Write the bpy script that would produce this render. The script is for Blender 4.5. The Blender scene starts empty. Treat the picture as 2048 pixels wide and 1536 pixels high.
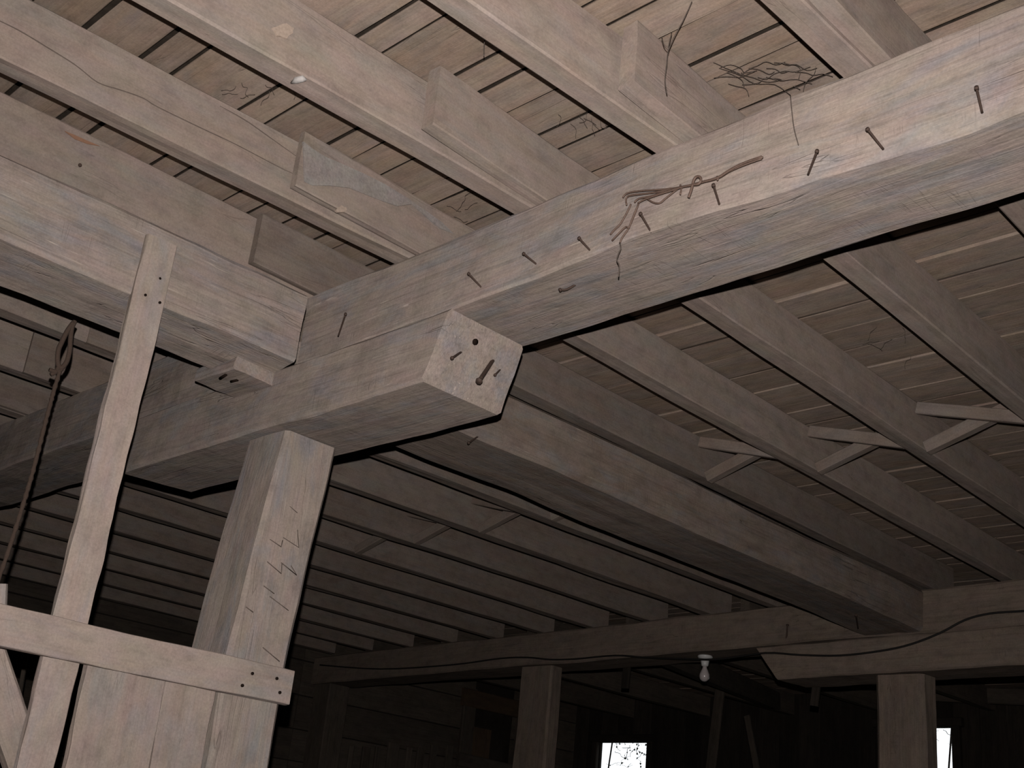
import bpy, math, random
from mathutils import Vector, Matrix, noise

# ------------------------------------------------------------------ camera, world, flash, exposure
scene = bpy.context.scene
col = scene.collection
CAM = Vector((0.0, 0.0, 1.5))                       # eye 1.5 m above the barn floor
F = 2450.0                                          # focal length in pixels of a 2048 wide frame
ROWS = ((0.7113357997766679, -0.19860735731799067, -0.6742080521435889),
        (0.6962078119681648, 0.3306920393780545, 0.6371322136311139),
        (0.09641609051703214, -0.9226038655409736, 0.37350507998990357))
RT = Matrix(ROWS)                                   # camera (right, down, forward) -> world
cd = bpy.data.cameras.new('camera'); cam = bpy.data.objects.new('camera', cd); col.objects.link(cam)
cd.sensor_width = 36.0; cd.lens = F / 2048.0 * 36.0; cd.clip_start = 0.02; cd.clip_end = 200
RB = RT @ Matrix(((1, 0, 0), (0, -1, 0), (0, 0, -1)))
cam.matrix_world = Matrix.Translation(CAM) @ RB.to_4x4()
scene.camera = cam

world = bpy.data.worlds.new('overcast_sky'); scene.world = world
world.use_nodes = True
bg = world.node_tree.nodes['Background']
bg.inputs['Color'].default_value = (0.93, 0.97, 1.0, 1); bg.inputs['Strength'].default_value = 1.35

fl = bpy.data.lights.new('camera_flash', 'SPOT')    # the camera's own flash, on its shoe above the lens
fl.energy = 690; fl.spot_size = math.radians(100); fl.spot_blend = 1.0; fl.shadow_soft_size = 0.007
fl.color = (1.0, 0.94, 0.905)
flo = bpy.data.objects.new('camera_flash', fl); col.objects.link(flo)
flo.matrix_world = Matrix.Translation(CAM + RB @ Vector((0.0, 0.095, 0.0))) @ RB.to_4x4()

scene.view_settings.view_transform = 'Standard'
scene.view_settings.look = 'None'
scene.view_settings.exposure = 0.0
scene.view_settings.gamma = 1.0
scene.view_settings.use_curve_mapping = False

# ------------------------------------------------------------------ measuring helpers
def ray(u, v): return RT @ Vector(((u - 1024) / F, (v - 768) / F, 1.0))
def at_x(u, v, x): d = ray(u, v); return CAM + d * (x / d.x)
def at_y(u, v, y): d = ray(u, v); return CAM + d * (y / d.y)
def at_z(u, v, z): d = ray(u, v); return CAM + d * ((z - CAM.z) / d.z)

ZU = 1.5 + 1.350     # underside of the girders
ZT = 1.5 + 1.568     # top of the girders, underside of the joists
ZD = 1.5 + 1.745     # underside of the loft boards
Y0 = 1.845           # front face of the main girder
Y1 = 2.125           # its back face

# ------------------------------------------------------------------ materials
ALB = 0.5            # dull old surfaces: all base colours below are scaled by this
def nodes_of(m):
    m.use_nodes = True
    nt = m.node_tree
    for n in list(nt.nodes): nt.nodes.remove(n)
    return nt
class NB:
    def __init__(s, nt): s.nt = nt
    def n(s, t, **kw):
        o = s.nt.nodes.new(t)
        for k, v in kw.items():
            if k.startswith('_'): setattr(o, k[1:], v)
            else: o.inputs[k].default_value = v
        return o
    def l(s, a, b): s.nt.links.new(a, b)
    def math(s, op, a, b=None, c=None, clamp=False):
        o = s.nt.nodes.new('ShaderNodeMath'); o.operation = op; o.use_clamp = clamp
        for i, x in enumerate((a, b, c)):
            if x is None: continue
            if isinstance(x, (int, float)): o.inputs[i].default_value = x
            else: s.l(x, o.inputs[i])
        return o.outputs[0]
    def ramp(s, x, stops):
        o = s.nt.nodes.new('ShaderNodeValToRGB')
        e = o.color_ramp.elements
        while len(e) < len(stops): e.new(0.5)
        for i, (p, c) in enumerate(stops):
            e[i].position = p
            e[i].color = (c, c, c, 1) if isinstance(c, (int, float)) else (*c, 1)
        s.l(x, o.inputs[0]); return o.outputs[0]
    def mix(s, mode, f, a, b):
        o = s.nt.nodes.new('ShaderNodeMixRGB'); o.blend_type = mode
        for i, x in enumerate((f, a, b)):
            if isinstance(x, (int, float)): o.inputs[i].default_value = x
            elif isinstance(x, tuple): o.inputs[i].default_value = (*x, 1)
            else: s.l(x, o.inputs[i])
        return o.outputs[0]
    def noise(s, vec, scale, detail=4, rough=0.55, dist=0.0):
        mp = s.nt.nodes.new('ShaderNodeMapping'); mp.inputs['Scale'].default_value = scale
        s.l(vec, mp.inputs['Vector'])
        o = s.nt.nodes.new('ShaderNodeTexNoise')
        o.inputs['Scale'].default_value = 1.0; o.inputs['Detail'].default_value = detail
        o.inputs['Roughness'].default_value = rough; o.inputs['Distortion'].default_value = dist
        s.l(mp.outputs[0], o.inputs['Vector']); return o.outputs['Fac']

def wood(name, a, b, c, grain=0.35, crack=0.5, score=0.0, blue=0.5, fleck=0.0, stain=0.0, rnd=0.12, bump=0.35, along=0):
    """dusty old wood; local X runs along the grain"""
    m = bpy.data.materials.new(name); nt = nodes_of(m); B = NB(nt)
    out = B.n('ShaderNodeOutputMaterial'); bs = B.n('ShaderNodeBsdfPrincipled', Roughness=0.92)
    bs.inputs['Specular IOR Level'].default_value = 0.12
    B.l(bs.outputs[0], out.inputs[0])
    tc = B.n('ShaderNodeTexCoord'); oi = B.n('ShaderNodeObjectInfo')
    off = B.n('ShaderNodeCombineXYZ')
    B.l(B.math('MULTIPLY', oi.outputs['Random'], 37.0), off.inputs[0]); B.l(B.math('MULTIPLY', oi.outputs['Random'], 91.0), off.inputs[1])
    va = B.n('ShaderNodeVectorMath', _operation='ADD'); B.l(tc.outputs['Object'], va.inputs[0]); B.l(off.outputs[0], va.inputs[1])
    v = va.outputs[0]
    patch = B.noise(v, (2.2, 9, 9), 5, 0.6, 0.3)
    base = B.mix('MIX', B.ramp(patch, [(0.36, 0.0), (0.64, 1.0)]), a, b)
    pb = B.noise(v, (4.5, 13, 13), 4, 0.6, 0.6)
    base = B.mix('MIX', B.math('MULTIPLY', B.ramp(pb, [(0.48, 0.0), (0.66, 1.0)]), blue), base, c)
    streak = B.noise(v, (3.0, 110, 110), 5, 0.65, 0.4)
    base = B.mix('MULTIPLY', grain, base, B.ramp(streak, [(0.28, (0.45, 0.42, 0.40)), (0.5, (1.0, 1.0, 1.0)), (0.75, (1.28, 1.25, 1.2))]))
    dust = B.noise(v, (170, 170, 170), 3, 0.7)
    base = B.mix('MULTIPLY', 0.45, base, B.ramp(dust, [(0.3, 0.72), (0.7, 1.22)]))
    blot = B.noise(v, (14, 22, 22), 4, 0.62)
    base = B.mix('MULTIPLY', 0.7, base, B.ramp(blot, [(0.28, 0.72), (0.5, 1.0), (0.72, 1.12)]))
    # long checks along the grain
    ck = B.noise(v, (0.9, 16, 16), 3, 0.5, 0.5)
    ckl = B.math('ABSOLUTE', B.math('SUBTRACT', ck, 0.52))
    gate = B.noise(v, (1.7, 4, 4), 2, 0.5)
    ckm = B.math('MULTIPLY', B.ramp(ckl, [(0.0, 1.0), (0.006, 0.0)]), B.ramp(gate, [(0.52, 0.0), (0.6, 1.0)]))
    base = B.mix('MIX', B.math('MULTIPLY', ckm, crack), base, (0.10, 0.075, 0.06))
    height = B.math('ADD', B.math('MULTIPLY', streak, 0.6), B.math('MULTIPLY', blot, 0.9))
    height = B.math('SUBTRACT', height, B.math('MULTIPLY', ckm, 0.8))
    if score:                                       # axe scores across the grain of hewn faces
        sc = B.noise(v, (24, 1.6, 1.6), 2, 0.5, 0.35)
        scl = B.math('ABSOLUTE', B.math('SUBTRACT', sc, 0.5))
        sg = B.noise(v, (6, 12, 12), 2, 0.5)
        scm = B.math('MULTIPLY', B.ramp(scl, [(0.0, 1.0), (0.012, 0.0)]), B.ramp(sg, [(0.55, 0.0), (0.63, 1.0)]))
        base = B.mix('MIX', B.math('MULTIPLY', scm, score), base, (0.13, 0.10, 0.085))
        height = B.math('SUBTRACT', height, B.math('MULTIPLY', scm, 0.9 * score))
    if fleck:                                       # torn pale fibres
        fk = B.noise(v, (9, 140, 140), 2, 0.5, 0.2)
        fg = B.noise(v, (5, 8, 8), 2, 0.5)
        fm = B.math('MULTIPLY', B.ramp(fk, [(0.66, 0.0), (0.72, 1.0)]), B.ramp(fg, [(0.5, 0.0), (0.62, 1.0)]))
        base = B.mix('MIX', B.math('MULTIPLY', fm, fleck), base, (0.62, 0.53, 0.46))
    if stain:
        st = B.noise(v, (1.8, 11, 11), 5, 0.65, 0.8)
        base = B.mix('MIX', B.math('MULTIPLY', B.ramp(st, [(0.58, 0.0), (0.76, 1.0)]), stain), base, (0.09, 0.075, 0.065))
    val = B.math('MULTIPLY', ALB, B.math('ADD', 1.0 - rnd, B.math('MULTIPLY', oi.outputs['Random'], 2 * rnd)))
    cn = B.n('ShaderNodeTexNoise'); cn.inputs['Scale'].default_value = 1.0; cn.inputs['Detail'].default_value = 3.0
    cm = B.n('ShaderNodeMapping'); cm.inputs['Scale'].default_value = (9, 20, 20); B.l(v, cm.inputs['Vector']); B.l(cm.outputs[0], cn.inputs['Vector'])
    base = B.mix('MULTIPLY', 1.0, base, B.mix('MIX', 0.15, (1.0, 1.0, 1.0), B.mix('ADD', 1.0, cn.outputs['Color'], (0.5, 0.5, 0.5))))
    cv = B.n('ShaderNodeCombineXYZ')
    for i in range(3): B.l(val, cv.inputs[i])
    base = B.mix('MULTIPLY', 1.0, base, cv.outputs[0])
    B.l(base, bs.inputs['Base Color'])
    bp = B.n('ShaderNodeBump', Strength=bump, Distance=0.006); B.l(height, bp.inputs['Height']); B.l(bp.outputs[0], bs.inputs['Normal'])
    return m

def plain(name, c, rough=0.7, metal=0.0, nscale=60, var=0.35, spec=0.3):
    m = bpy.data.materials.new(name); nt = nodes_of(m); B = NB(nt)
    out = B.n('ShaderNodeOutputMaterial'); bs = B.n('ShaderNodeBsdfPrincipled', Roughness=rough, Metallic=metal)
    bs.inputs['Specular IOR Level'].default_value = spec
    tc = B.n('ShaderNodeTexCoord')
    n = B.noise(tc.outputs['Object'], (nscale,) * 3, 3)
    c = tuple(x * ALB for x in c)
    B.l(B.mix('MIX', n, tuple(x * (1 - var) for x in c), tuple(min(1, x * (1 + var)) for x in c)), bs.inputs['Base Color'])
    B.l(bs.outputs[0], out.inputs[0]); return m

M = {}
M['hewn'] = wood('hewn_dusty_oak', (0.43, 0.35, 0.305), (0.37, 0.305, 0.265), (0.335, 0.312, 0.31), grain=0.42, crack=0.22, score=0.2, blue=0.85, fleck=0.8, bump=0.55, rnd=0.03)
M['hewn_brown_dimmed'] = wood('hewn_brown_dimmed_oak', (0.33, 0.265, 0.225), (0.27, 0.205, 0.165), (0.27, 0.245, 0.235), grain=0.35, crack=0.5, score=0.2, blue=0.8, fleck=0.5, bump=0.5, rnd=0.03)  # browner oak, darkened further to imitate the flash falling off with distance
M['post'] = wood('hewn_dusty_post', (0.44, 0.355, 0.305), (0.38, 0.315, 0.275), (0.335, 0.315, 0.312), grain=0.25, crack=0.5, score=0.0, blue=0.85, fleck=0.4, bump=0.5, rnd=0.04)
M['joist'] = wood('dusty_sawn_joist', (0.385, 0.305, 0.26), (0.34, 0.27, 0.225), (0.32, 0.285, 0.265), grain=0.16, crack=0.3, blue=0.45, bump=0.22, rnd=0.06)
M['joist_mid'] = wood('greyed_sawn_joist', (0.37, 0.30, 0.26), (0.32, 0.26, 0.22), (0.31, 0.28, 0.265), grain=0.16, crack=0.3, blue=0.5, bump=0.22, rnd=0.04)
M['joist_far_dimmed'] = wood('brown_dimmed_sawn_joist', (0.29, 0.235, 0.20), (0.25, 0.19, 0.155), (0.25, 0.225, 0.21), grain=0.2, crack=0.3, blue=0.5, bump=0.25, rnd=0.06)  # less dusty joist wood, also darkened in place of weaker flash at depth
M['board'] = wood('dusty_loft_board', (0.385, 0.30, 0.245), (0.35, 0.255, 0.19), (0.28, 0.24, 0.215), grain=0.26, crack=0.2, blue=0.55, stain=0.5, bump=0.35, rnd=0.12)
M['plank'] = wood('dusty_sawn_plank', (0.46, 0.37, 0.32), (0.42, 0.335, 0.29), (0.38, 0.345, 0.335), grain=0.18, crack=0.2, blue=0.6, bump=0.3, rnd=0.05)
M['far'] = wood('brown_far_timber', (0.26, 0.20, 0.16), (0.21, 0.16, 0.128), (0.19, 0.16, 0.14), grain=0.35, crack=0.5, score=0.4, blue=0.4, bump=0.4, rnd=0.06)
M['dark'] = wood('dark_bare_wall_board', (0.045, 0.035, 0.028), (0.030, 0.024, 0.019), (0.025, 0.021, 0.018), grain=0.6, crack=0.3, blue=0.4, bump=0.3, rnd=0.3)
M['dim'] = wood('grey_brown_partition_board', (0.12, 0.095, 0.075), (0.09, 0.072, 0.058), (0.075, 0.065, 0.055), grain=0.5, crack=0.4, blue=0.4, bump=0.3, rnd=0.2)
M['backing'] = plain('dark_loft_backing', (0.05, 0.04, 0.032), 1.0, var=0.5, spec=0.0)  # for the slab added behind the loft board gaps
M['floor'] = plain('packed_earth', (0.10, 0.08, 0.06), 1.0, nscale=6, spec=0.0)
M['iron'] = plain('rusty_iron', (0.08, 0.05, 0.038), 0.75, 0.2, 200)
M['wire'] = plain('rusty_wire', (0.17, 0.11, 0.085), 0.7, 0.2, 200)
M['rope'] = plain('brown_rope', (0.075, 0.048, 0.035), 0.95, 0.0, 300)
M['web'] = plain('dusty_cobweb', (0.13, 0.105, 0.09), 1.0, 0, 90, spec=0.0)
M['hole'] = plain('nail_hole_black', (0.022, 0.015, 0.012), 1.0, 0, 90, spec=0.0)
M['cable'] = plain('black_cable', (0.018, 0.016, 0.015), 0.6, 0, 90)
M['ceramic'] = plain('white_porcelain', (0.75, 0.74, 0.72), 0.35, 0, 20, 0.06)
M['bulb'] = plain('frosted_bulb', (0.62, 0.55, 0.54), 0.25, 0, 20, 0.06, 0.5)
M['leaf'] = plain('ivy_leaf', (0.05, 0.075, 0.02), 0.7, 0, 30, 0.6)
M['stem'] = plain('ivy_stem', (0.05, 0.035, 0.025), 0.9, 0, 30)
M['rust_board'] = wood('rusty_brown_board', (0.11, 0.07, 0.042), (0.08, 0.052, 0.034), (0.07, 0.05, 0.038), rnd=0.05)
M['pale'] = wood('pale_flaking_bark', (0.37, 0.335, 0.315), (0.33, 0.29, 0.265), (0.36, 0.335, 0.325), grain=0.3, crack=0.2, blue=0.6, rnd=0.0)
M['knot'] = plain('pale_knot_wood', (0.47, 0.37, 0.30), 0.95, 0, 130, 0.35, 0.05)
M['splash'] = plain('white_lime', (0.5, 0.47, 0.45), 0.95, 0, 200, 0.25, 0.05)
M['rust'] = plain('rust_stain', (0.34, 0.19, 0.125), 0.95, 0, 40, 0.2, 0.05)
M['grass'] = plain('wet_grass', (0.05, 0.07, 0.03), 1.0, 0, 8, 0.5, 0.0)
M['mark'] = plain('grey_axe_cut', (0.17, 0.135, 0.115), 1.0, 0, 90, spec=0.0)

# ------------------------------------------------------------------ builders
def tag(o, label=None, cat=None, group=None, kind=None):
    if label: o['label'] = label
    if cat: o['category'] = cat
    if group: o['group'] = group
    if kind: o['kind'] = kind
    return o
def link(name, me, mat=None, parent=None):
    o = bpy.data.objects.new(name, me); col.objects.link(o)
    if mat and not me.materials: me.materials.append(mat)
    if parent:
        o.parent = parent
    return o
def set_world(o, mw):
    if o.parent: o.matrix_parent_inverse = Matrix(); o.matrix_basis = o.parent.matrix_basis.inverted() @ mw if not o.parent.parent else (o.parent.parent.matrix_basis @ o.parent.matrix_basis).inverted() @ mw
    else: o.matrix_basis = mw
def fn(a, b, c): return noise.noise(Vector((a, b, c)))

def timber_mesh(name, L, w, h, seg=24, amp=0.006, ch=0.008, seed=0.0, freq=2.2, k=2, cut0=(0, 0), cut1=(0, 0), edge=0.5, fa=0.5, taper=None, under=0.0, bow=None, corner=None):
    """squared timber along +X, centred in Y and Z; wavy arrises, uneven faces; cutN = x offset at (bottom, top) of each end"""
    uv = []
    cu, cv = ch / w, ch / h
    ts = [i / (k + 1) for i in range(1, k + 1)]
    uv += [(cu, 0)] + [(cu + (1 - 2 * cu) * t, 0) for t in ts] + [(1 - cu, 0)]
    uv += [(1, cv)] + [(1, cv + (1 - 2 * cv) * t) for t in ts] + [(1, 1 - cv)]
    uv += [(1 - cu, 1)] + [(1 - cu - (1 - 2 * cu) * t, 1) for t in ts] + [(cu, 1)]
    uv += [(0, 1 - cv)] + [(0, 1 - cv - (1 - 2 * cv) * t) for t in ts] + [(0, cv)]
    n = len(uv); vs = []; fs = []
    for i in range(seg + 1):
        s = i / seg
        xs = s * L
        D = {}
        for a in (0, 1):
            for b in (0, 1):
                q = seed * 7.3 + a * 19.1 + b * 41.7
                D[a, b] = (amp * (fn(xs * freq, q, 0) + edge * fn(xs * freq * 4.3, q, 5)), amp * (fn(xs * freq, q, 9.5) + edge * fn(xs * freq * 4.3, q, 15.5)))
        if corner:
            q = corner(xs); kk = q[2] if len(q) > 2 else (0, 0); D[kk] = (D[kk][0] + q[0], D[kk][1] + q[1])
        tw, th = taper(s) if taper else (1, 1)
        bz = bow(s) if bow else 0.0
        for (u, v) in uv:
            dy = sum(D[a, b][0] * (u if a else 1 - u) * (v if b else 1 - v) for a in (0, 1) for b in (0, 1))
            dz = sum(D[a, b][1] * (u if a else 1 - u) * (v if b else 1 - v) for a in (0, 1) for b in (0, 1))
            f = fa * amp * fn(xs * freq * 1.7, u * 3 + seed, v * 3 + seed * 2)
            if v in (0, 1): dz += f
            if u in (0, 1): dy += f
            x0 = cut0[0] * (1 - v) + cut0[1] * v; x1 = L + cut1[0] * (1 - v) + cut1[1] * v
            vs.append((x0 + (x1 - x0) * s, (u - 0.5) * w * tw + dy + under * v * (1 - u), (v - 0.5) * h * th + dz + bz))
    for i in range(seg):
        for j in range(n):
            a = i * n + j; b = i * n + (j + 1) % n
            fs.append((a, a + n, b + n, b)[::-1])
    fs.append(tuple(range(n))[::-1]); fs.append(tuple(range(seg * n, seg * n + n)))
    fs = [tuple(reversed(f)) for f in fs]
    me = bpy.data.meshes.new(name); me.from_pydata(vs, [], [tuple(reversed(f)) for f in fs]); me.update()
    return me

def frame(p0, p1, up=Vector((0, 0, 1))):
    x = (p1 - p0).normalized(); y = up.cross(x).normalized(); z = x.cross(y)
    return Matrix(((x.x, y.x, z.x, p0.x), (x.y, y.y, z.y, p0.y), (x.z, y.z, z.z, p0.z), (0, 0, 0, 1)))
_seed = [1.0]
def timber(name, p0, p1, w, h, mat, parent=None, up=Vector((0, 0, 1)), **kw):
    p0, p1 = Vector(p0), Vector(p1)
    _seed[0] += 1.37
    kw.setdefault('seed', _seed[0])
    me = timber_mesh(name, (p1 - p0).length, w, h, **kw)
    o = link(name, me, M[mat], parent)
    set_world(o, frame(p0, p1, up))
    return o

def tube_mesh(name, paths, r, sides=6):
    """paths: list of polylines (each a list of points or (points, radius))"""
    vs = []; fs = []
    for P in paths:
        rr = r
        if isinstance(P, tuple): P, rr = P
        P = [Vector(p) for p in P]; base = len(vs); pn = None
        for i, p in enumerate(P):
            d = (P[min(i + 1, len(P) - 1)] - P[max(i - 1, 0)]).normalized()
            if pn is None:
                pn = d.orthogonal().normalized()
            else:
                pn = (pn - d * pn.dot(d)).normalized()
            q = d.cross(pn)
            ri = rr(i / max(1, len(P) - 1)) if callable(rr) else rr
            for k in range(sides):
                a = 2 * math.pi * k / sides
                vs.append(p + (pn * math.cos(a) + q * math.sin(a)) * ri)
        for i in range(len(P) - 1):
            for k in range(sides):
                a = base + i * sides + k; b = base + i * sides + (k + 1) % sides
                fs.append((a, b, b + sides, a + sides))
        fs.append(tuple(range(base, base + sides))[::-1])
        e = base + (len(P) - 1) * sides
        fs.append(tuple(range(e, e + sides)))
    me = bpy.data.meshes.new(name); me.from_pydata(vs, [], fs); me.update()
    for p in me.polygons: p.use_smooth = True
    return me
def rel(pts, o): return [Vector(p) - o for p in pts]
def tube(name, paths, r, mat, parent=None, sides=6):
    first = paths[0][0] if isinstance(paths[0], tuple) else paths[0]
    org = Vector(first[0])
    pp = [(rel(P[0], org), P[1]) if isinstance(P, tuple) else rel(P, org) for P in paths]
    o = link(name, tube_mesh(name, pp, r, sides), M[mat], parent)
    set_world(o, Matrix.Translation(org)); return o
def smooth(P, n=4):
    P = [Vector(p) for p in P]; out = []
    for i in range(len(P) - 1):
        a, b, c, d = P[max(i - 1, 0)], P[i], P[i + 1], P[min(i + 2, len(P) - 1)]
        for k in range(n):
            t = k / n
            out.append(0.5 * ((2 * b) + (c - a) * t + (2 * a - 5 * b + 4 * c - d) * t * t + (3 * b - a - 3 * c + d) * t ** 3))
    out.append(P[-1]); return out
def lathe(name, prof, mat, parent, org, sides=20):
    vs = []; fs = []
    for (r, z) in prof:
        for k in range(sides):
            a = 2 * math.pi * k / sides; vs.append((r * math.cos(a), r * math.sin(a), z))
    for i in range(len(prof) - 1):
        for k in range(sides):
            a = i * sides + k; b = i * sides + (k + 1) % sides
            fs.append((a, b, b + sides, a + sides))
    fs.append(tuple(range(sides))[::-1]); fs.append(tuple(range((len(prof) - 1) * sides, len(prof) * sides)))
    me = bpy.data.meshes.new(name); me.from_pydata(vs, [], fs); me.update()
    for p in me.polygons: p.use_smooth = True
    o = link(name, me, M[mat], parent); set_world(o, Matrix.Translation(Vector(org))); return o
def nail(parent, head, base, r=0.0035, mat='iron', bend=None):
    head, base = Vector(head), Vector(base)
    d = (base - head).normalized()
    pts = [head + d * 0.002, (head + base) / 2 + (Vector(bend) if bend else Vector()), base + d * 0.012]
    return tube('nail', [(smooth(pts, 3), r), ([head - d * 0.002, head + d * 0.003], r * 1.7)], r, mat, parent, 7)
def dot(parent, c, nrm, r=0.006, mat='hole', name='nail_head'):
    c = Vector(c); nrm = Vector(nrm).normalized()
    return tube(name, [([c - nrm * 0.004, c + nrm * 0.0012], r)], r, mat, parent, 8)

# ------------------------------------------------------------------ setting: loft floor (the ceiling), walls, ground
XL, XR, YF, YB = -8.6, 2.2, -2.2, 9.5
def slab(name, x0, x1, y0, y1, z0, z1, mat, kind='structure', label=None):
    me = bpy.data.meshes.new(name)
    vs = [(x, y, z) for z in (z0, z1) for y in (y0, y1) for x in (x0, x1)]
    me.from_pydata(vs, [], [(0, 2, 3, 1), (4, 5, 7, 6), (0, 1, 5, 4), (2, 6, 7, 3), (0, 4, 6, 2), (1, 3, 7, 5)]); me.update()
    o = link(name, me, M[mat]); tag(o, label, None, None, kind); return o
floor = slab('floor', XL - 0.3, XR + 0.3, YF - 0.3, YB + 0.3, -0.1, 0.0, 'floor', label='packed earth floor of the barn')
ceiling = slab('ceiling', XL - 0.3, XR + 0.3, YF - 0.3, YB + 0.3, ZD + 0.034, ZD + 0.12, 'backing', label='loft floor of rough boards over the joists, with an added light-blocking backing')  # solid slab added above the planks so no sky light leaks through gaps
ground = slab('ground', XL - 25, XR + 25, YB + 0.32, YB + 45, -0.25, -0.15, 'grass', label='grassy ground outside the back wall')
random.seed(11)
joints = [-0.45, -0.27, -0.1, 0.06, 0.2, 0.34, 0.47, 0.60, 0.73, 0.857, 1.0, 1.085, 1.276, 1.35, 1.515, 1.60, 1.70, 1.82, 1.895, 2.03, 2.17, 2.33, 2.47, 2.62, 2.78, 2.93]
far = [3.07, 3.21, 3.37, 3.525, 3.65, 3.76, 3.90, 4.03]
joints += far
while joints[-1] < YB - 0.2: joints.append(joints[-1] + random.uniform(0.11, 0.2))
joints.append(YB + 0.02)
NEARGAP = {0.73: 0.003, 0.857: 0.005, 1.0: 0.0045, 1.276: 0.0032, 1.35: 0.003, 1.515: 0.0015, 1.70: 0.0028, 1.82: 0.002, 2.03: 0.002}
WIDE = {2.62, 2.93, 3.21, 3.525, 3.76, 4.03}
for i in range(len(joints) - 1):
    a, b = joints[i], joints[i + 1]
    wide = joints[i] in WIDE or (a > 4.1 and i % 3 == 0)
    ga = 0.0042 if wide else 0.0012
    if a < 2.3: ga = NEARGAP.get(a, 0.001)
    gb = 0.0015
    x = XL - 0.02
    cuts = [x, random.choice([-5.35, -4.87, -6.3]), random.choice([-2.95, -2.47, -1.98, -1.5]) if a > 2 else random.choice([-2.95, -1.05, -0.2]), XR + 0.02]
    if a > 6.4: cuts = [x, -4.4, XR + 0.02]
    dz = random.uniform(0, 0.004)
    for j in range(len(cuts) - 1):
        w = (b - gb) - (a + ga)
        yc = (a + ga + b - gb) / 2
        o = timber('plank', (cuts[j] + 0.001, yc, ZD + 0.014 + dz), (cuts[j + 1] - 0.001, yc, ZD + 0.014 + dz), w, 0.024, 'board', ceiling,
                   seg=24, amp=0.005 if a < 2.3 else 0.0035, ch=0.003, freq=1.7, k=1, fa=0.3, under=0.0 if wide else min(0.03, w * 0.4))

def wall_board(parent, p0, p1, w, t, mat, up):
    return timber('board', p0, p1, w, t, mat, parent, up=up, seg=5, amp=0.004, ch=0.003, k=1)
# left end wall: horizontal boards
wl = slab('wall_left', XL - 0.16, XL - 0.04, YF - 0.3, YB + 0.2, 0, ZD + 0.03, 'dark', label='left end wall of horizontal boards')
z = 0.0
while z < ZD - 0.02:
    h = random.uniform(0.2, 0.3); z1 = min(z + h, ZD)
    cuts = [YF - 0.2, random.choice([1.9, 2.4, 3.6]), 6.08, YB + 0.05]
    for j in range(3):
        if j == 2 and z1 > 2.5 and z < 3.15:
            segs = [(cuts[j], 8.08), (8.62, cuts[j + 1])]
        else: segs = [(cuts[j], cuts[j + 1])]
        for (ya, yb) in segs:
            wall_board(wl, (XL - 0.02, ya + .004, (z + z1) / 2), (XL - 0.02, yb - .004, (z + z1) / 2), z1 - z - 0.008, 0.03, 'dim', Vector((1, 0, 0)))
    z = z1
# back wall: vertical boards, two open windows
wins = [(-8.25, -7.63, 0.75, 1.5 + 1.338), (-5.17, -4.585, 0.75, 1.5 + 1.449)]
wb = bpy.data.objects.new('wall_back', None); col.objects.link(wb); tag(wb, 'back wall of dark vertical boards with two small windows', None, None, 'structure')
edges = [XL]
for (a, b, c, d) in wins:
    n = round((a - edges[-1]) / 0.2); s = edges[-1]
    edges += [s + (a - s) * k / n for k in range(1, n + 1)]
    edges += [a + (b - a) * k / 3 for k in (1, 2, 3)]
s = edges[-1]; n = round((XR - s) / 0.21); edges += [s + (XR - s) * k / n for k in range(1, n + 1)]
for i in range(len(edges) - 1):
    a, b = edges[i], edges[i + 1]; xm = (a + b) / 2
    spans = [(0.0, ZD + 0.03)]
    for w in wins:
        if w[0] < xm < w[1]: spans = [(0.0, w[2]), (w[3], ZD + 0.03)]
    for (za, zb) in spans:
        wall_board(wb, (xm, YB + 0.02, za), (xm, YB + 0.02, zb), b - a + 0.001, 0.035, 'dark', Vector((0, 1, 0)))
for i, (a, b, c, d) in enumerate(wins):
    wn = bpy.data.objects.new('window_%d' % (i + 1), None); col.objects.link(wn); wn.location = ((a + b) / 2, YB, c)
    tag(wn, ['small square open window in the dark back wall, between the two posts', 'small open window in the dark back wall, beside the right-hand post'][i], None, None, 'structure')
    fw, fd = 0.07, 0.05
    timber('window_frame', (a - fw - 0.02, YB - 0.03, d + fw / 2 + 0.0), (b + fw + 0.02, YB - 0.03, d + fw / 2), fd, fw, 'dark', wn, seg=3, amp=0.002, k=1)
    timber('window_sill', (a - fw - 0.02, YB - 0.04, c - 0.03), (b + fw + 0.02, YB - 0.04, c - 0.03), 0.09, 0.05, 'dark', wn, seg=3, amp=0.002, k=1)
    for xx in (a - fw / 2, b + fw / 2):
        timber('window_jamb', (xx, YB - 0.03, c), (xx, YB - 0.03, d), fw, fd, 'dark', wn, up=Vector((0, 1, 0)), seg=3, amp=0.002, k=1)
wr = slab('wall_right', XR + 0.02, XR + 0.14, YF - 0.3, YB + 0.2, 0, ZD + 0.03, 'dark', label='right wall of the barn, outside the view')
wf = slab('wall_front', XL - 0.1, XR + 0.1, YF - 0.16, YF - 0.04, 0, ZD + 0.03, 'dark', label='wall behind the camera')

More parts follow.
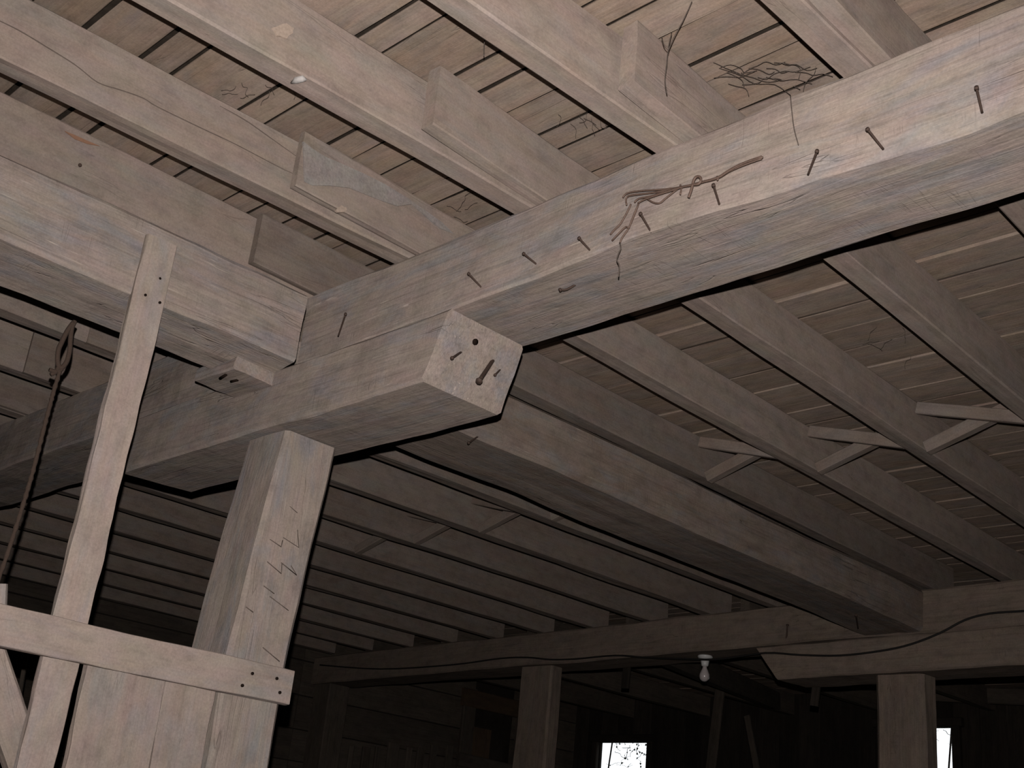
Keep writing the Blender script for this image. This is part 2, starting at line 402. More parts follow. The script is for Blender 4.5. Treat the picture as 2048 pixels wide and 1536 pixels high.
# ------------------------------------------------------------------ main timbers
def girder(name, x0, x1, y0, y1, z0, z1, mat, label, **kw):
    o = timber(name, (x0, (y0 + y1) / 2, (z0 + z1) / 2), (x1, (y0 + y1) / 2, (z0 + z1) / 2), abs(y1 - y0), z1 - z0, mat, **kw)
    return tag(o, label, 'beam')
G1 = girder('girder_beam', -2.885, 1.3, Y0, Y1, ZU, ZT, 'hewn', 'big hewn girder beam running to the upper right, studded with nails', seg=110, amp=0.007, ch=0.006, freq=1.6, k=4, fa=0.9, edge=0.5,
            corner=lambda x: (-0.024 * math.exp(-((x - 2.885 + 1.5) / 0.28) ** 2) + 0.022 * math.exp(-((x - 2.885 + 0.85) / 0.28) ** 2), 0.0))
G1L = girder('girder_beam', -8.58, -3.20, 1.85, 2.14, ZU - 0.005, ZT, 'hewn', 'hewn girder beam at the left behind the hanging rope', seg=60, amp=0.012, ch=0.008, k=3, edge=0.3)
BO = timber('bolster_beam', (-3.82, 1.972, (1.5 + 1.158 + ZU - 0.002) / 2), (-2.285, 1.980, (1.5 + 1.158 + ZU - 0.002) / 2), 0.285, ZU - 0.002 - 2.658, 'hewn', seg=40, amp=0.008, ch=0.010, k=4, cut0=(0.0, 0.0), cut1=(0.004, 0.075), edge=0.3)
tag(BO, 'short hewn bolster on the near post, sawn end studded with nails', 'beam')
C1 = timber('tie_beam', (-3.03, -0.6, (ZU + ZT) / 2), (-3.03, 1.838, (ZU + ZT) / 2), 0.30, ZT - ZU, 'hewn', seg=56, amp=0.011, ch=0.008, k=4, edge=0.3, corner=lambda x: (-0.09, -0.04, (1, 0)))
tag(C1, 'rough hewn tie beam at the left with the upright plank nailed on', 'beam')
C2 = timber('tie_beam', (-3.045, 2.13, (ZU + ZT) / 2 + 0.002), (-3.09, 5.78, (ZU + ZT) / 2 + 0.002), 0.35, ZT - ZU - 0.006, 'hewn_brown_dimmed', seg=70, amp=0.016, ch=0.02, k=4, freq=1.1, edge=0.25)
tag(C2, 'heavy wavy-edged tie beam running from the near post to the far post', 'beam')
def g2y(x): return 5.78 + (-0.0684) * (x + 3.1)
def g2beam(name, x0, x1, z0, z1, label, **kw):
    wv = 0.135
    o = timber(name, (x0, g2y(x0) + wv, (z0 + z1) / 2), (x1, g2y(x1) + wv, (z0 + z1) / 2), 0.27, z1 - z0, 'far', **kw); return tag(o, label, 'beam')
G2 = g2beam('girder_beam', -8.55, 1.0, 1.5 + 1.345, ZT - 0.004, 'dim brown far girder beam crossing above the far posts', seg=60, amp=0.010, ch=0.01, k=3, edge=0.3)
B2 = g2beam('bolster_beam', -3.96, -2.15, 1.5 + 1.155, 1.5 + 1.343, 'far bolster with a slanted end on top of the right-hand post', seg=30, amp=0.007, ch=0.008, k=3, cut0=(0.155, 0.0), cut1=(-0.14, 0.0))
UPY = Vector((0, 1, 0))
def post(name, base, top, wx, wy, mat, label, **kw):
    o = timber(name, base, top, wx, wy, mat, up=UPY, **kw); return tag(o, label, 'post')
P1 = post('timber_post', (-3.025, 1.915, 0.0), (-3.025, 1.915, 1.5 + 1.156), 0.205, 0.19, 'post', 'near hewn post with axe marks under the bolster', bow=lambda t: 0.053 * max(0.0, (t * 2.656 - 2.0) / 0.656), seg=60, amp=0.010, ch=0.012, k=3, edge=0.3)
a = at_y(1750, 1360, g2y(-3.1) + 0.04); b = at_y(1846, 1360, g2y(-3.1) + 0.04)
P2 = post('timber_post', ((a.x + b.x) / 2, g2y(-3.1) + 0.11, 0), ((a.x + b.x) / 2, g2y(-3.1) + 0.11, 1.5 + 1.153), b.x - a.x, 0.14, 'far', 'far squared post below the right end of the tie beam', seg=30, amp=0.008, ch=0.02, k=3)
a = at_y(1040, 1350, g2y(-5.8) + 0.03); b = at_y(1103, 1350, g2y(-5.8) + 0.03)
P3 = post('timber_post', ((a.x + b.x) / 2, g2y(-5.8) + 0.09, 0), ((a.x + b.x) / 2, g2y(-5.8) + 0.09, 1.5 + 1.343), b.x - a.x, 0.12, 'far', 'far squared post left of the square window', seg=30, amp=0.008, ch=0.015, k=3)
P4 = post('timber_post', (-8.42, g2y(-8.4) + 0.13, 0), (-8.42, g2y(-8.4) + 0.13, 1.5 + 1.343), 0.22, 0.2, 'dim', 'dim post at the left end wall behind the near post', seg=12, amp=0.006, k=2)

# ------------------------------------------------------------------ joists
JW, JH = 0.066, ZD - ZT - 0.001
JZ = ZT + JH / 2
def joist(x0, y0, x1, y1, label, group, mat='joist', w=JW, amp=0.0045, seg=50, lift=0.0, taper=None):
    o = timber('ceiling_joist', (x0 + w / 2, y0, JZ + lift / 2), (x1 + w / 2, y1, JZ + lift / 2), w, JH - lift, mat, seg=seg, amp=amp, ch=0.004, freq=1.5, k=2, edge=0.22, taper=taper)
    o['w'] = w
    return tag(o, label, 'joist', group)
near = [  # x of the far bottom edge at y=0.75 and y=2.1
    (-0.145, -0.135, 'near-bay joist outside the upper right corner, cut off by the frame'),
    (-0.62, -0.605, 'near-bay joist above the right end of the girder, past the corner joist'),
    (-1.085, -1.078, 'near-bay joist at the upper right, first one meeting the girder from the right'),
    (-1.60, -1.545, 'near-bay joist meeting the girder above the wire bundle'),
    (-2.068, -2.012, 'near-bay joist with a pale knot at the top of the picture'),
    (-2.548, -2.485, 'near-bay joist with a long wavy crack, left of the knotted one'),
    (-2.97, -2.955, 'near-bay joist lying along the top of the left tie beam'),
    (-3.44, -3.44, 'near-bay joist hidden just behind the left tie beam'),
    (-3.925, -3.925, 'near-bay joist crossed by the rope loop, behind the left tie beam'),
    (-4.42, -4.42, 'near-bay joist at the left edge crossed by the rope below its loop'),
    (-4.91, -4.91, 'near-bay joist at the left edge, lowest above the left girder'),
    (-5.40, -5.40, 'near-bay joist far left, last one past the picture edge')]
NJ = []; FJ = []
for (xa, xb, lab) in near:
    sl = (xb - xa) / 1.35
    NJ.append(joist(xa - sl * 1.25, -0.5, xb, 2.1, lab, 'joists of the near bay'))
rng = random.Random(5)
farj = [
    (-0.54, 1.60, -0.70, 0.6, 'far-bay joist beyond the right edge of the picture'),
    (-1.011, 1.48, -1.165, 0.6, 'far-bay joist at the right edge whose stub hangs past the upper right joist'),
    (-1.478, 1.62, -1.65, 0.6, 'far-bay joist lapped past the girder near the dangling cobweb'),
    (-1.944, 1.465, -2.105, 0.6, 'far-bay joist whose square-cut end laps the knotted joist'),
    (-2.416, 1.435, -2.545, 0.3, 'far-bay joist whose stub has a pale flaking patch'),
    (-2.888, 1.625, -2.965, 0.42, 'far-bay joist lying along the top of the long tie beam'),
    (-3.44, 1.55, -3.44, 1.0, 'far-bay joist hidden above the left side of the long tie beam')]
for (xa, ys, xb, tn, lab) in farj:
    FJ.append(joist(xa - (1 - tn) * 0.035, ys, xb, 6.06, lab, 'joists of the far bay', mat='joist_far_dimmed' if xa < -2.8 else 'joist', w=0.07, amp=0.005, lift=0.012,
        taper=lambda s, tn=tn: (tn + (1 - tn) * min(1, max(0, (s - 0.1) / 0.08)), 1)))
x = -3.925
names = ['first', 'second', 'third', 'fourth', 'fifth', 'sixth', 'seventh', 'eighth', 'ninth', 'tenth']
for i in range(10):
    joist(x, 1.62, x + 0.02, 6.1, 'far-bay joist in the dark, %s to the left of the long tie beam' % names[i], 'joists of the far bay', w=0.07, amp=0.006, seg=30, mat='joist_far_dimmed')
    x -= 0.487
for i, xx in enumerate([-7.9, -7.0, -6.1, -5.2, -4.3, -3.4, -2.5, -1.6]):
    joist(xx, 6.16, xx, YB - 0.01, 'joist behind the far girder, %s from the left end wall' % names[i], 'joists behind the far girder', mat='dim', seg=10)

# cross bridging between the far-bay joists
def strut(p0, p1, label, mat='joist_far_dimmed', d=(0.04, 0.045)):
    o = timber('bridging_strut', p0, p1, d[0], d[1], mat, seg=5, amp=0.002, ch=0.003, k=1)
    tag(o, label, 'strut', 'cross bridging between the far-bay joists')
fe = {-1: (-1.011, -1.165, 1.66), 0: (-1.478, -1.65, 1.57), 1: (-1.944, -2.105, 1.45), 2: (-2.416, -2.545, 1.40), 3: (-2.888, -2.965, 1.595)}
def xat(i, y):
    a, b, ys = fe[i]; return a + (b - a) * (y - ys) / (6.06 - ys)
bay = [(3, 2, 3.84, 'beside the long tie beam'), (2, 1, 3.95, 'in the middle bay of the right-hand ceiling'), (1, 0, 3.93, 'near the right edge of the picture'), (0, -1, 3.95, 'past the right edge of the picture')]
for (l, r, y, where) in bay:
    xl = xat(l, y) + 0.071; xr = xat(r, y) - 0.002
    strut((xl, y, ZT + 0.012), (xr, y + 0.03, ZD - 0.03), 'bridging strut rising to the right %s' % where)
    strut((xl, y - 0.06, ZD - 0.03), (xr, y - 0.04, ZT + 0.04), 'bridging strut falling to the right %s' % where, d=(0.022, 0.045))
xs = [-3.44, -3.925, -4.412, -4.899, -5.386]
for i in range(4):
    xl, xr = xs[i + 1] + 0.085, xs[i] + 0.004
    y = 3.98
    strut((xl, y, ZT + 0.012), (xr, y + 0.03, ZD - 0.03), 'dim bridging strut rising to the right, %s left of the long tie beam' % names[i])
    strut((xl, y - 0.06, ZD - 0.03), (xr, y - 0.04, ZT + 0.04), 'dim bridging strut falling to the right, %s left of the long tie beam' % names[i])

# ------------------------------------------------------------------ upright plank, stall boards, rail, brace
V = timber('upright_plank', (-3.057, 1.395, 0.0), (-2.873, 1.342, 1.5 + 1.525), 0.024, 0.092, 'plank', up=UPY, seg=110, amp=0.004, ch=0.002, freq=3.0, k=2, edge=1.1)
tag(V, 'tall narrow plank nailed upright to the left tie beam', 'plank')
for (u, v) in [(320, 557), (291, 590), (320, 605)]: dot(V, at_x(u, v, -2.867), (1, 0, 0), 0.0038)
SB = bpy.data.objects.new('stall_partition', None); col.objects.link(SB); SB.location = (-2.937, 1.6, 0)
tag(SB, 'low stall partition of upright boards beside the near post', 'partition')
for (a, b, t) in [(1.428, 1.648, 1.5 + .465), (1.651, 1.80, 1.5 + .46)]:
    timber('board', (-2.937, (a + b) / 2 + 0.02, 0), (-2.937, (a + b) / 2, t), 0.022, b - a, 'plank', SB, up=UPY, seg=60, amp=0.004, ch=0.002, freq=3.0, k=2, edge=1.0)
RL = timber('nailed_rail', (-2.909, 0.55, 1.5 + 0.437), (-2.909, 2.022, 1.5 + 0.434), 0.024, 0.096, 'plank', seg=60, amp=0.003, ch=0.002, freq=3, k=2, edge=0.5)
tag(RL, 'level board rail nailed across the near post and upright plank', 'rail')
for (u, v) in [(505, 1347), (554, 1357), (485, 1371), (560, 1385)]: dot(RL, at_x(u, v, -2.8945), (1, 0, 0), 0.0045)
BR = timber('diagonal_brace', at_x(72, 1600, -3.01), at_x(-58, 1225, -3.01), 0.05, 0.085, 'plank', up=Vector((0, 1, 0.4)), seg=16, amp=0.003, k=2)
tag(BR, 'slanting brace board in the lower left corner, under the rail', 'brace')
ST = timber('leaning_stick', at_y(20, 1500, 2.3), at_y(56, 1290, 2.3), 0.02, 0.02, 'dim', up=UPY, seg=6, amp=0.002, k=1)
tag(ST, 'thin upright stick in the dark behind the slanting brace', 'stick')
SP = timber('post_stub', at_x(-8, 1260, -2.95), at_x(-4, 1168, -2.95), 0.02, 0.045, 'plank', up=UPY, seg=6, amp=0.002, k=1)
tag(SP, 'plank end poking above the rail at the left picture edge', 'plank')
BK = timber('wooden_block', (-3.175, 1.765, ZU - 0.034), (-2.975, 1.775, ZU - 0.034), 0.16, 0.046, 'hewn', seg=14, amp=0.008, ch=0.004, k=3)
tag(BK, 'small split wood block under the end of the left tie beam', 'block')
for (u, v, uu, vv) in [(440, 757, 452, 749), (462, 763, 475, 760)]:
    p, q = at_z(u, v, ZU - 0.058), at_z(uu, vv, ZU - 0.058)
    tube('notch', [([p, q], 0.005)], 0.005, 'hole', BK, 5)

# ------------------------------------------------------------------ nails and marks
G1N = [((1953, 175), (1962, 215)), ((1735, 258), (1760, 290)), ((1634, 302), (1619, 342)), ((1427, 370), (1437, 403)), ((1281, 427), (1298, 457)), ((1158, 476), (1180, 501)), ((1047, 507), (1071, 527)), ((937, 547), (960, 572)), ((691, 628), (678, 668))]
for h, b in G1N:
    bx = at_y(*b, Y0).x; dd = 0.02 * math.exp(-((bx + 1.5) / 0.3) ** 2)
    nail(G1, at_y(*h, Y0 - 0.045 - dd), at_y(*b, Y0 - 0.004 - dd), 0.0024)
p = at_z(1120, 580, ZU - 0.02); q = at_z(1150, 568, ZU + 0.002)
nail(G1, p, q, 0.003, bend=(0, 0, -0.006))
EX = -2.262
nail(BO, at_x(904, 716, EX + 0.05), at_x(932, 698, EX), 0.003)
nail(BO, at_x(958, 762, EX + 0.07), at_x(995, 707, EX + 0.005), 0.0055)
nail(BO, at_x(990, 750, EX + 0.035), at_x(1012, 727, EX), 0.0025)
dot(BO, at_x(951, 684, EX + 0.037), (1, 0, -0.4), 0.009, name='bolt_hole')
nail(C2, at_z(937, 886, ZU - 0.03), at_z(953, 875, ZU + 0.005), 0.003)
nail(C2, at_z(1712, 1230, ZU - 0.04), at_z(1716, 1256, ZU), 0.004)
nail(G2, at_y(1575, 1250, g2y(-3.8) - 0.03), at_y(1573, 1277, g2y(-3.8)), 0.005)
nail(C1, at_x(160, 330, -2.87), at_x(160, 330, -2.90), 0.003)
# axe cuts on the near post's right face
Z7 = lambda u, v: (u * 0.3516, 996 + v * 0.3516)
cuts = [[(1600, 5), (1690, 85)], [(1535, 235), (1600, 278), (1608, 240)], [(1612, 225), (1700, 282), (1692, 180)], [(1520, 362), (1600, 430), (1604, 372)], [(1600, 368), (1688, 440), (1655, 385)], [(1500, 500), (1560, 545)], [(1495, 850), (1590, 930)], [(1535, 560), (1640, 640)], [(1400, 620), (1440, 650)]]
def p1face(u, v):
    q = at_x(u, v, -2.9215); return q
for c in cuts:
    pts = [p1face(*Z7(*q)) for q in c]
    tube('axe_mark', [(pts, 0.0014)], 0.0014, 'mark', P1, 4)

# knots, cracks and patches on the joist faces
def on_face(o, u, v, lift=0.001):
    m = o.matrix_basis; n = -(m.to_3x3() @ Vector((0, 1, 0))); p = m @ Vector((0, -o['w'] / 2 - lift, 0)); d = ray(u, v)
    return CAM + d * ((p - CAM).dot(n) / d.dot(n))
def patch(name, o, poly, mat, lift=0.0035, thick=0.006):
    m = o.matrix_basis; n = -(m.to_3x3() @ Vector((0, 1, 0)))
    top = [on_face(o, u, v, lift) for (u, v) in poly]; k = len(top); org = top[0]
    vs = [p - org for p in top] + [p - n * thick - org for p in top]
    me = bpy.data.meshes.new(name); me.from_pydata(vs, [], [tuple(range(k)), tuple(range(2 * k - 1, k - 1, -1))] + [(i, i + k, (i + 1) % k + k, (i + 1) % k) for i in range(k)]); me.update()
    q = link(name, me, M[mat], o); set_world(q, Matrix.Translation(org)); return q
JA, JB, J0 = NJ[5], NJ[4], NJ[6]
def crack(o, pts, r): tube('crack', [(smooth([on_face(o, u, v, 0.002) for (u, v) in pts], 4), lambda t: r * (0.4 + 0.6 * math.sin(math.pi * min(1, t + 0.02))))], r, 'mark', o, 4)
crack(JA, [(-20, 33), (0, 42), (40, 62), (90, 92), (150, 130), (195, 165), (240, 180), (285, 196), (315, 214), (400, 255), (470, 288), (560, 335), (598, 352)], 0.0016)
crack(JA, [(440, 212), (490, 240), (540, 275), (592, 312)], 0.0012)
def blob(cx, cy, rx, ry, n, seed):
    r = random.Random(seed); return [(cx + rx * math.cos(6.283 * k / n) * r.uniform(.6, 1.15), cy + ry * math.sin(6.283 * k / n) * r.uniform(.6, 1.15)) for k in range(n)]
patch('knot', JB, blob(568, 62, 24, 15, 14, 4), 'knot', 0.005)
patch('knot', FJ[4], blob(683, 419, 15, 8, 12, 8), 'knot', -0.0205)
patch('bark_patch', FJ[4], [(607, 283), (625, 297), (650, 313), (690, 330), (730, 348), (770, 368), (815, 396), (850, 420), (885, 445), (908, 468), (880, 456), (852, 432), (825, 408), (795, 412), (765, 402), (735, 390), (700, 376), (660, 371), (625, 371), (609, 363)], 'pale', -0.0205)
lm = tube('lime_splash', [([at_z(u, v, ZT - 0.001) for (u, v) in [(582, 166), (594, 160), (606, 157), (613, 160)]], lambda t: 0.002 + 0.007 * math.sin(3.14 * t))], 0.006, 'splash', JB, 6)
patch('rust_streak', J0, [(130, 262), (150, 270), (172, 280), (200, 292), (176, 288), (150, 278)], 'rust', 0.003)

# ------------------------------------------------------------------ wire bundle on the girder
WB = bpy.data.objects.new('wire_bundle', None); col.objects.link(WB)
Z5 = lambda u, v: (1180 + u * 0.1953, 280 + v * 0.1953)
def wp(pts, d=0.02): return [at_y(*Z5(u, v), Y0 - d) for (u, v) in pts]
WB.location = wp([(930, 500)])[0]
tag(WB, 'twisted bundle of rusty wire hung on the girder front', 'wire')
strands = [
    [(335, 590), (380, 545), (500, 522), (700, 508), (880, 490), (1040, 455), (1150, 425), (1300, 385), (1400, 320), (1530, 250), (1755, 165)],
    [(375, 665), (368, 610), (395, 572), (520, 555), (700, 530), (900, 490), (1060, 462), (1160, 432), (1310, 392), (1420, 325), (1560, 262), (1760, 190)],
    [(455, 640), (500, 600), (620, 575), (800, 520), (920, 485), (1100, 450)],
    [(490, 645), (560, 608), (700, 560), (860, 510), (960, 478), (1180, 425), (1320, 380), (1450, 300), (1600, 225), (1770, 175)],
    [(590, 605), (650, 640), (710, 648), (760, 610), (840, 545), (900, 500)],
    [(420, 655), (380, 740), (310, 860), (250, 920), (208, 968)],
    [(495, 660), (440, 790), (395, 905), (330, 1000), (305, 1060)],
    [(395, 905), (370, 890), (320, 930), (225, 1030)],
    [(500, 645), (470, 730), (425, 840), (400, 900)],
    [(925, 460), (935, 500), (925, 560)],
    [(1300, 372), (1312, 400), (1300, 410)]]
for i, s in enumerate(strands):
    tube('wire_strand', [(smooth(wp(s, 0.034 + 0.003 * (i % 4)), 3), 0.0021)], 0.0021, 'wire', WB, 5)
tube('wire_loop', [(smooth(wp([(1010, 590), (1040, 500), (1060, 420), (1085, 380), (1120, 375), (1138, 410), (1110, 450), (1050, 455)], 0.048), 4), 0.003)], 0.003, 'wire', WB, 6)
tube('dangling_thread', [(smooth(wp([(305, 1050), (315, 1110), (290, 1170), (275, 1230), (300, 1290), (292, 1400)], 0.042), 3), 0.0014)], 0.0014, 'web', WB, 4)

# ------------------------------------------------------------------ rope hanging from the left tie beam
RX = -3.08
Z8 = lambda u, v: at_x(u * 0.2996, 560 + v * 0.2996, RX)
RO = bpy.data.objects.new('hanging_rope', None); col.objects.link(RO); RO.location = Z8(490, 290)
tag(RO, 'brown rope with a knotted loop hanging at the left edge', 'rope')
tube('rope_loop', [(smooth([Z8(500, 275), Z8(480, 320), Z8(470, 400), Z8(465, 470), Z8(445, 545), Z8(405, 590), Z8(385, 545), Z8(390, 470), Z8(410, 420), Z8(450, 340), Z8(490, 285)], 4), 0.0068)], 0.0068, 'rope', RO, 7)
tube('rope_knot', [(smooth([Z8(330, 598), Z8(370, 610), Z8(410, 600), Z8(395, 575), Z8(375, 612), Z8(340, 632)], 4), 0.006)], 0.006, 'rope', RO, 7)
tail = [Z8(400, 605), Z8(362, 730), Z8(335, 830), Z8(298, 970), Z8(258, 1130), Z8(213, 1300), Z8(172, 1440), at_x(35, 1045, RX), at_x(14, 1110, RX), at_x(-12, 1185, RX), at_x(-40, 1290, RX)]
tail = smooth(tail, 6)
tube('rope_tail', [(tail, lambda t: 0.006 + 0.0012 * math.sin(t * 160))], 0.005, 'rope', RO, 7)

# ------------------------------------------------------------------ cable and lamp on the far girder
def cb(u, v, d=0.012):
    p = at_y(u, v, g2y(-4) - d)
    for _ in range(3): p = at_y(u, v, g2y(p.x) - d)
    return p
cp = [(2120, 1216), (2048, 1222), (1980, 1227), (1930, 1240), (1880, 1266), (1820, 1289), (1760, 1302), (1680, 1311), (1600, 1310), (1530, 1306), (1440, 1318), (1380, 1318), (1290, 1315), (1230, 1311), (1150, 1318), (1100, 1319), (1055, 1315), (1000, 1317), (900, 1330), (760, 1338), (640, 1330)]
cable = tube('electric_cable', [(smooth([cb(u, v) for u, v in cp], 4), 0.0055)], 0.0055, 'cable', None, 6)
tag(cable, 'black electric cable drooping along the far girder', 'cable')
LP = bpy.data.objects.new('bare_bulb_lamp', None); col.objects.link(LP); lpz = 1.5 + 1.343
lp = at_z(1410, 1318, lpz); lp.y = g2y(lp.x) + 0.11; lp = at_y(1410, 1322, lp.y); LP.location = (lp.x, lp.y, lpz)
tag(LP, 'bare unlit bulb in a white porcelain holder under the far girder', 'lamp')
lathe('porcelain_base', [(0.043, 0.0), (0.045, -0.008), (0.040, -0.016), (0.026, -0.022), (0.022, -0.05), (0.019, -0.062)], 'ceramic', LP, LP.location)
lathe('bulb', [(0.013, -0.062), (0.014, -0.075), (0.022, -0.092), (0.029, -0.11), (0.030, -0.122), (0.026, -0.138), (0.014, -0.149), (0.003, -0.152)], 'bulb', LP, LP.location)

# ------------------------------------------------------------------ things in the dark beyond the far girder
def stick(name, p0, p1, w, h, label, cat, mat='dim', up=UPY):
    return tag(timber(name, p0, p1, w, h, mat, up=up, seg=8, amp=0.003, k=1), label, cat)
stick('sloping_rafter', (-4.95, 6.25, 1.5 + 1.44), (-6.15, YB - 0.05, 1.5 + 1.66), 0.09, 0.15, 'dim slanting timber behind the far bolster end', 'beam', 'dim', Vector((0, 0, 1)))
stick('wall_header', (-4.75, YB - 0.12, 1.5 + 1.70), (-3.3, YB - 0.12, 1.5 + 1.60), 0.06, 0.12, 'dim header board on the back wall right of the far post', 'board', 'dim', Vector((0, 0, 1)))
stick('leaning_pole', at_y(1416, 1580, 8.3), at_y(1446, 1330, 8.3), 0.09, 0.03, 'leaning flat stick below the bulb, left of two', 'stick')
stick('leaning_pole', at_y(1524, 1600, 8.3), at_y(1494, 1432, 8.3), 0.05, 0.03, 'thin leaning stick below the bulb, right of two', 'stick')
HB = g2y(-5.4) + 0.284
stick('hanging_board', at_y(1250, 1377, HB), at_y(1256, 1310, HB), 0.06, 0.025, 'short board end hanging behind the far girder left of the bulb', 'board', 'dark')
HB = g2y(-3.9) + 0.284
stick('hanging_board', at_y(1628, 1412, HB), at_y(1638, 1330, HB), 0.05, 0.025, 'short board end hanging behind the far bolster', 'board', 'dark')
HT = bpy.data.objects.new('wall_hatch', None); col.objects.link(HT); HT.location = (XL + 0.02, 8.35, 2.5)
tag(HT, 'framed dark hatch in the left end wall beside the far post', 'hatch')
hx = XL + 0.012
timber('hatch_frame', (hx, 8.0, 1.5 + 0.6), (hx, 8.0, 1.5 + 1.62), 0.04, 0.16, 'dim', HT, up=UPY, seg=6, amp=0.003, k=1)
timber('hatch_frame', (hx, 8.70, 1.5 + 0.6), (hx, 8.70, 1.5 + 1.62), 0.04, 0.12, 'dim', HT, up=UPY, seg=6, amp=0.003, k=1)
timber('hatch_frame', (hx + 0.005, 7.9, 1.5 + 1.53), (hx + 0.005, 9.0, 1.5 + 1.53), 0.045, 0.16, 'rust_board', HT, seg=6, amp=0.003, k=1)
timber('hatch_frame', (hx + 0.03, 7.9, 1.5 + 0.97), (hx + 0.03, 9.0, 1.5 + 0.94), 0.045, 0.12, 'dim', HT, seg=6, amp=0.003, k=1)
timber('hatch_door', (XL - 0.035, 8.22, 1.5 + 0.95), (XL - 0.035, 8.22, 1.5 + 1.29), 0.03, 0.28, 'rust_board', HT, up=UPY, seg=6, amp=0.003, k=1)
PK = bpy.data.objects.new('picket_row', None); col.objects.link(PK); PK.location = (-8.2, 7.2, 0)
tag(PK, 'row of thin upright pickets in the dark left corner', 'pickets')
for (u, w) in [(703, .05), (733, .08), (756, .05), (788, .12), (819, .06), (842, .08), (868, .07), (900, .08)]:
    q = at_x(u, 1490 + rng.uniform(-4, 6), -8.2)
    timber('picket', (-8.2 + rng.uniform(-.03, .03), q.y, 0), (-8.2, q.y, q.z), 0.03, w, 'dim', PK, up=UPY, seg=4, amp=0.003, k=1)

# ------------------------------------------------------------------ cobwebs and dangling threads
rw = random.Random(3)
def web(name, label, polys, plane, r=0.0013, jit=0.0):
    paths = []
    for P in polys:
        pts = [plane(u, v) + Vector((rw.uniform(-jit, jit), rw.uniform(-jit, jit), rw.uniform(-jit, jit))) for (u, v) in P]
        paths.append((smooth(pts, 3), r))
    o = tube(name, paths, r, 'web', None, 4); return tag(o, label, 'cobweb', 'dusty cobwebs under the loft', 'stuff' if name == 'cobweb_tangle' else None)
def px(P): return P
zp = lambda d: (lambda u, v: at_z(u, v, ZD - d))
web('cobweb_thread', 'dark beaded cobweb thread dangling beside the upper right lapped joist', [[(1385, 2), (1365, 40), (1350, 70), (1336, 100), (1332, 130), (1331, 160), (1333, 187)], [(1325, 75), (1331, 95), (1336, 102)], [(1341, 65), (1338, 85), (1336, 100)]], lambda u, v: at_y(u, v, 1.62), 0.0011, 0.003)
web('cobweb_thread', 'short dark thread dangling from the joist above the girder middle', [[(973, 42), (970, 70), (968, 95), (968, 112)]], lambda u, v: at_y(u, v, 1.40), 0.001)
web('cobweb_thread', 'long thread hanging down the face of the left joist', [[(197, 243), (190, 265), (180, 295), (170, 330)]], lambda u, v: at_y(u, v, 1.15), 0.0011)
web('cobweb_thread', 'thin thread hanging down the girder face right of the wire', [[(1581, 192), (1583, 225), (1588, 258), (1597, 290)]], lambda u, v: at_y(u, v, Y0 - 0.02), 0.001, 0.001)
tang = []
for k in range(16):
    u, v = rw.uniform(1420, 1600), rw.uniform(120, 180); P = [(u, v)]; a = rw.uniform(-0.5, 0.8)
    for j in range(rw.randint(3, 6)):
        a += rw.uniform(-0.5, 0.5); u += 18 * math.cos(a); v += 18 * math.sin(a) * 0.6
        if v > 195 - (u - 1560) * 0.3: break
        P.append((u, v))
    if len(P) > 1: tang.append(P)
tang.append([(1440, 135), (1480, 148), (1510, 160), (1550, 168), (1580, 190)]); tang.append([(1635, 130), (1625, 148), (1610, 165), (1605, 180)])
web('cobweb_tangle', 'tangle of dark cobweb above the girder between two right-hand joists', tang, zp(0.02), 0.0007, 0.006)
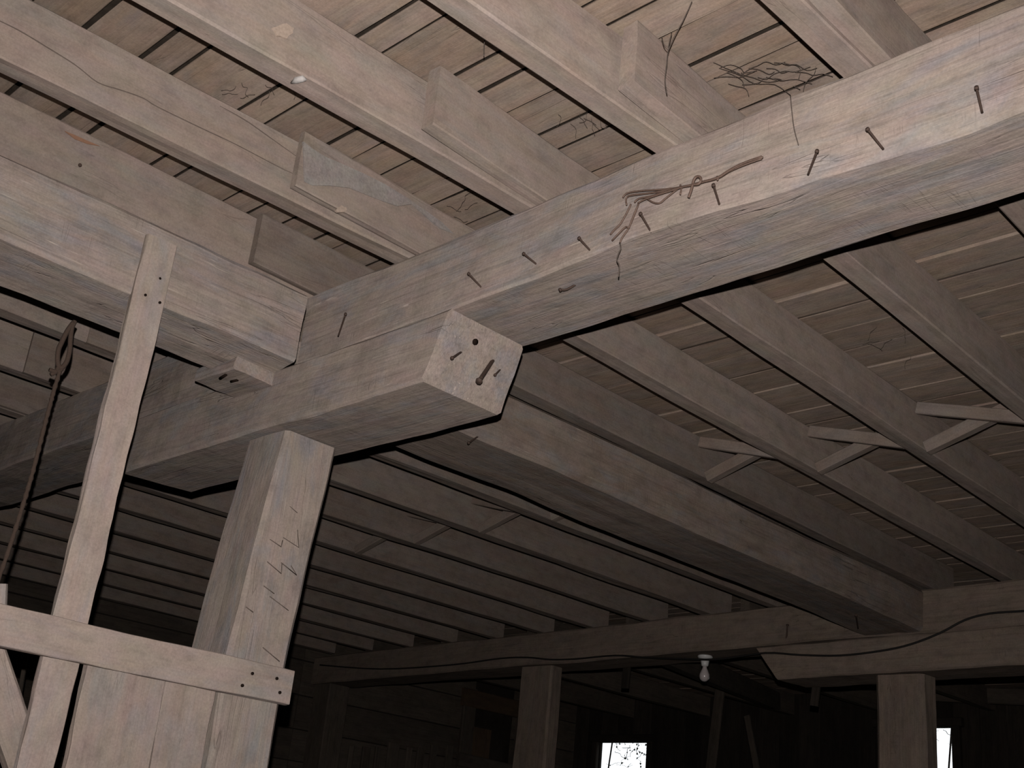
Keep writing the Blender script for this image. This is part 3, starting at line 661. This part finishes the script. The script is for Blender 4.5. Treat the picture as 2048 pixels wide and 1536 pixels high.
for (lab, ua, ub, va, vb, n) in [('tangle of fine cobweb in the deck bay above the girder middle', 1090, 1230, 210, 280, 9), ('fine cobweb along the deck seam at the upper left', 460, 600, 160, 215, 8), ('fine cobweb at the foot of the flaking stub', 830, 930, 400, 440, 6), ('fine cobweb streaks in the dim deck bay at the right', 1690, 1830, 640, 720, 8)]:
    T = []
    for k in range(n):
        u, v = rw.uniform(ua, ub), rw.uniform(va, vb); P = [(u, v)]; a = rw.uniform(-3, 3)
        for j in range(4): a += rw.uniform(-.7, .7); u += 8 * math.cos(a); v += 8 * math.sin(a); P.append((u, v))
        T.append(P)
    web('cobweb_tangle', lab, T, zp(0.012), 0.0006, 0.003)

# ------------------------------------------------------------------ ivy outside the windows
for i, (a, b, c, d) in enumerate(wins):
    iv = bpy.data.objects.new('ivy_vine', None); col.objects.link(iv); iv.location = (a, YB + 0.16, 0)
    tag(iv, ['ivy stems and leaves outside the square window', 'few ivy twigs outside the narrow window by the post'][i], 'vine')
    paths = []; lv = []; lf = []
    for k in range(30 if i == 0 else 12):
        x, z = rw.uniform(a, b), d + 0.03 - abs(rw.gauss(0, 0.14)); P = []; an = rw.uniform(0, 6.28)
        for j in range(rw.randint(4, 9)):
            P.append(Vector((x, YB + 0.16 + rw.uniform(-.02, .03), z))); an += rw.uniform(-.6, .6); x += 0.03 * math.cos(an); z += 0.03 * math.sin(an)
        paths.append((P, rw.uniform(0.0012, 0.003)))
        for q in P:
            if rw.random() < (0.28 if i == 0 else 0.2):
                s = rw.uniform(0.006, 0.014); r0 = rw.uniform(0, 6.28); base = len(lv)
                for t, m_ in ((0, 1.3), (1.1, .8), (2.2, .9), (3.14, .4), (4.1, .9), (5.2, .8)):
                    lv.append(q + Vector((math.cos(t + r0) * s * m_, rw.uniform(-.004, .004), math.sin(t + r0) * s * m_)))
                lf.append(tuple(range(base, base + 6)))
    sx = a if i == 0 else b - 0.12
    paths.append(([Vector((sx + 0.03 * math.sin(t * .9), YB + 0.17, t * 0.2)) for t in range(0, 17)], 0.008))
    if i == 1: paths.append((smooth([Vector((b + .05, YB + .17, d - .06)), Vector((b - .05, YB + .17, d - .10)), Vector((b - .1, YB + .17, d - .13))], 3), 0.006))
    tube('stem', paths, 0.003, 'stem', iv, 4)
    me = bpy.data.meshes.new('leaves'); me.from_pydata([v - Vector((a, YB + 0.16, 0)) for v in lv], [], lf); me.update()
    lo = link('leaves', me, M['leaf'], iv); lo['kind'] = 'stuff'
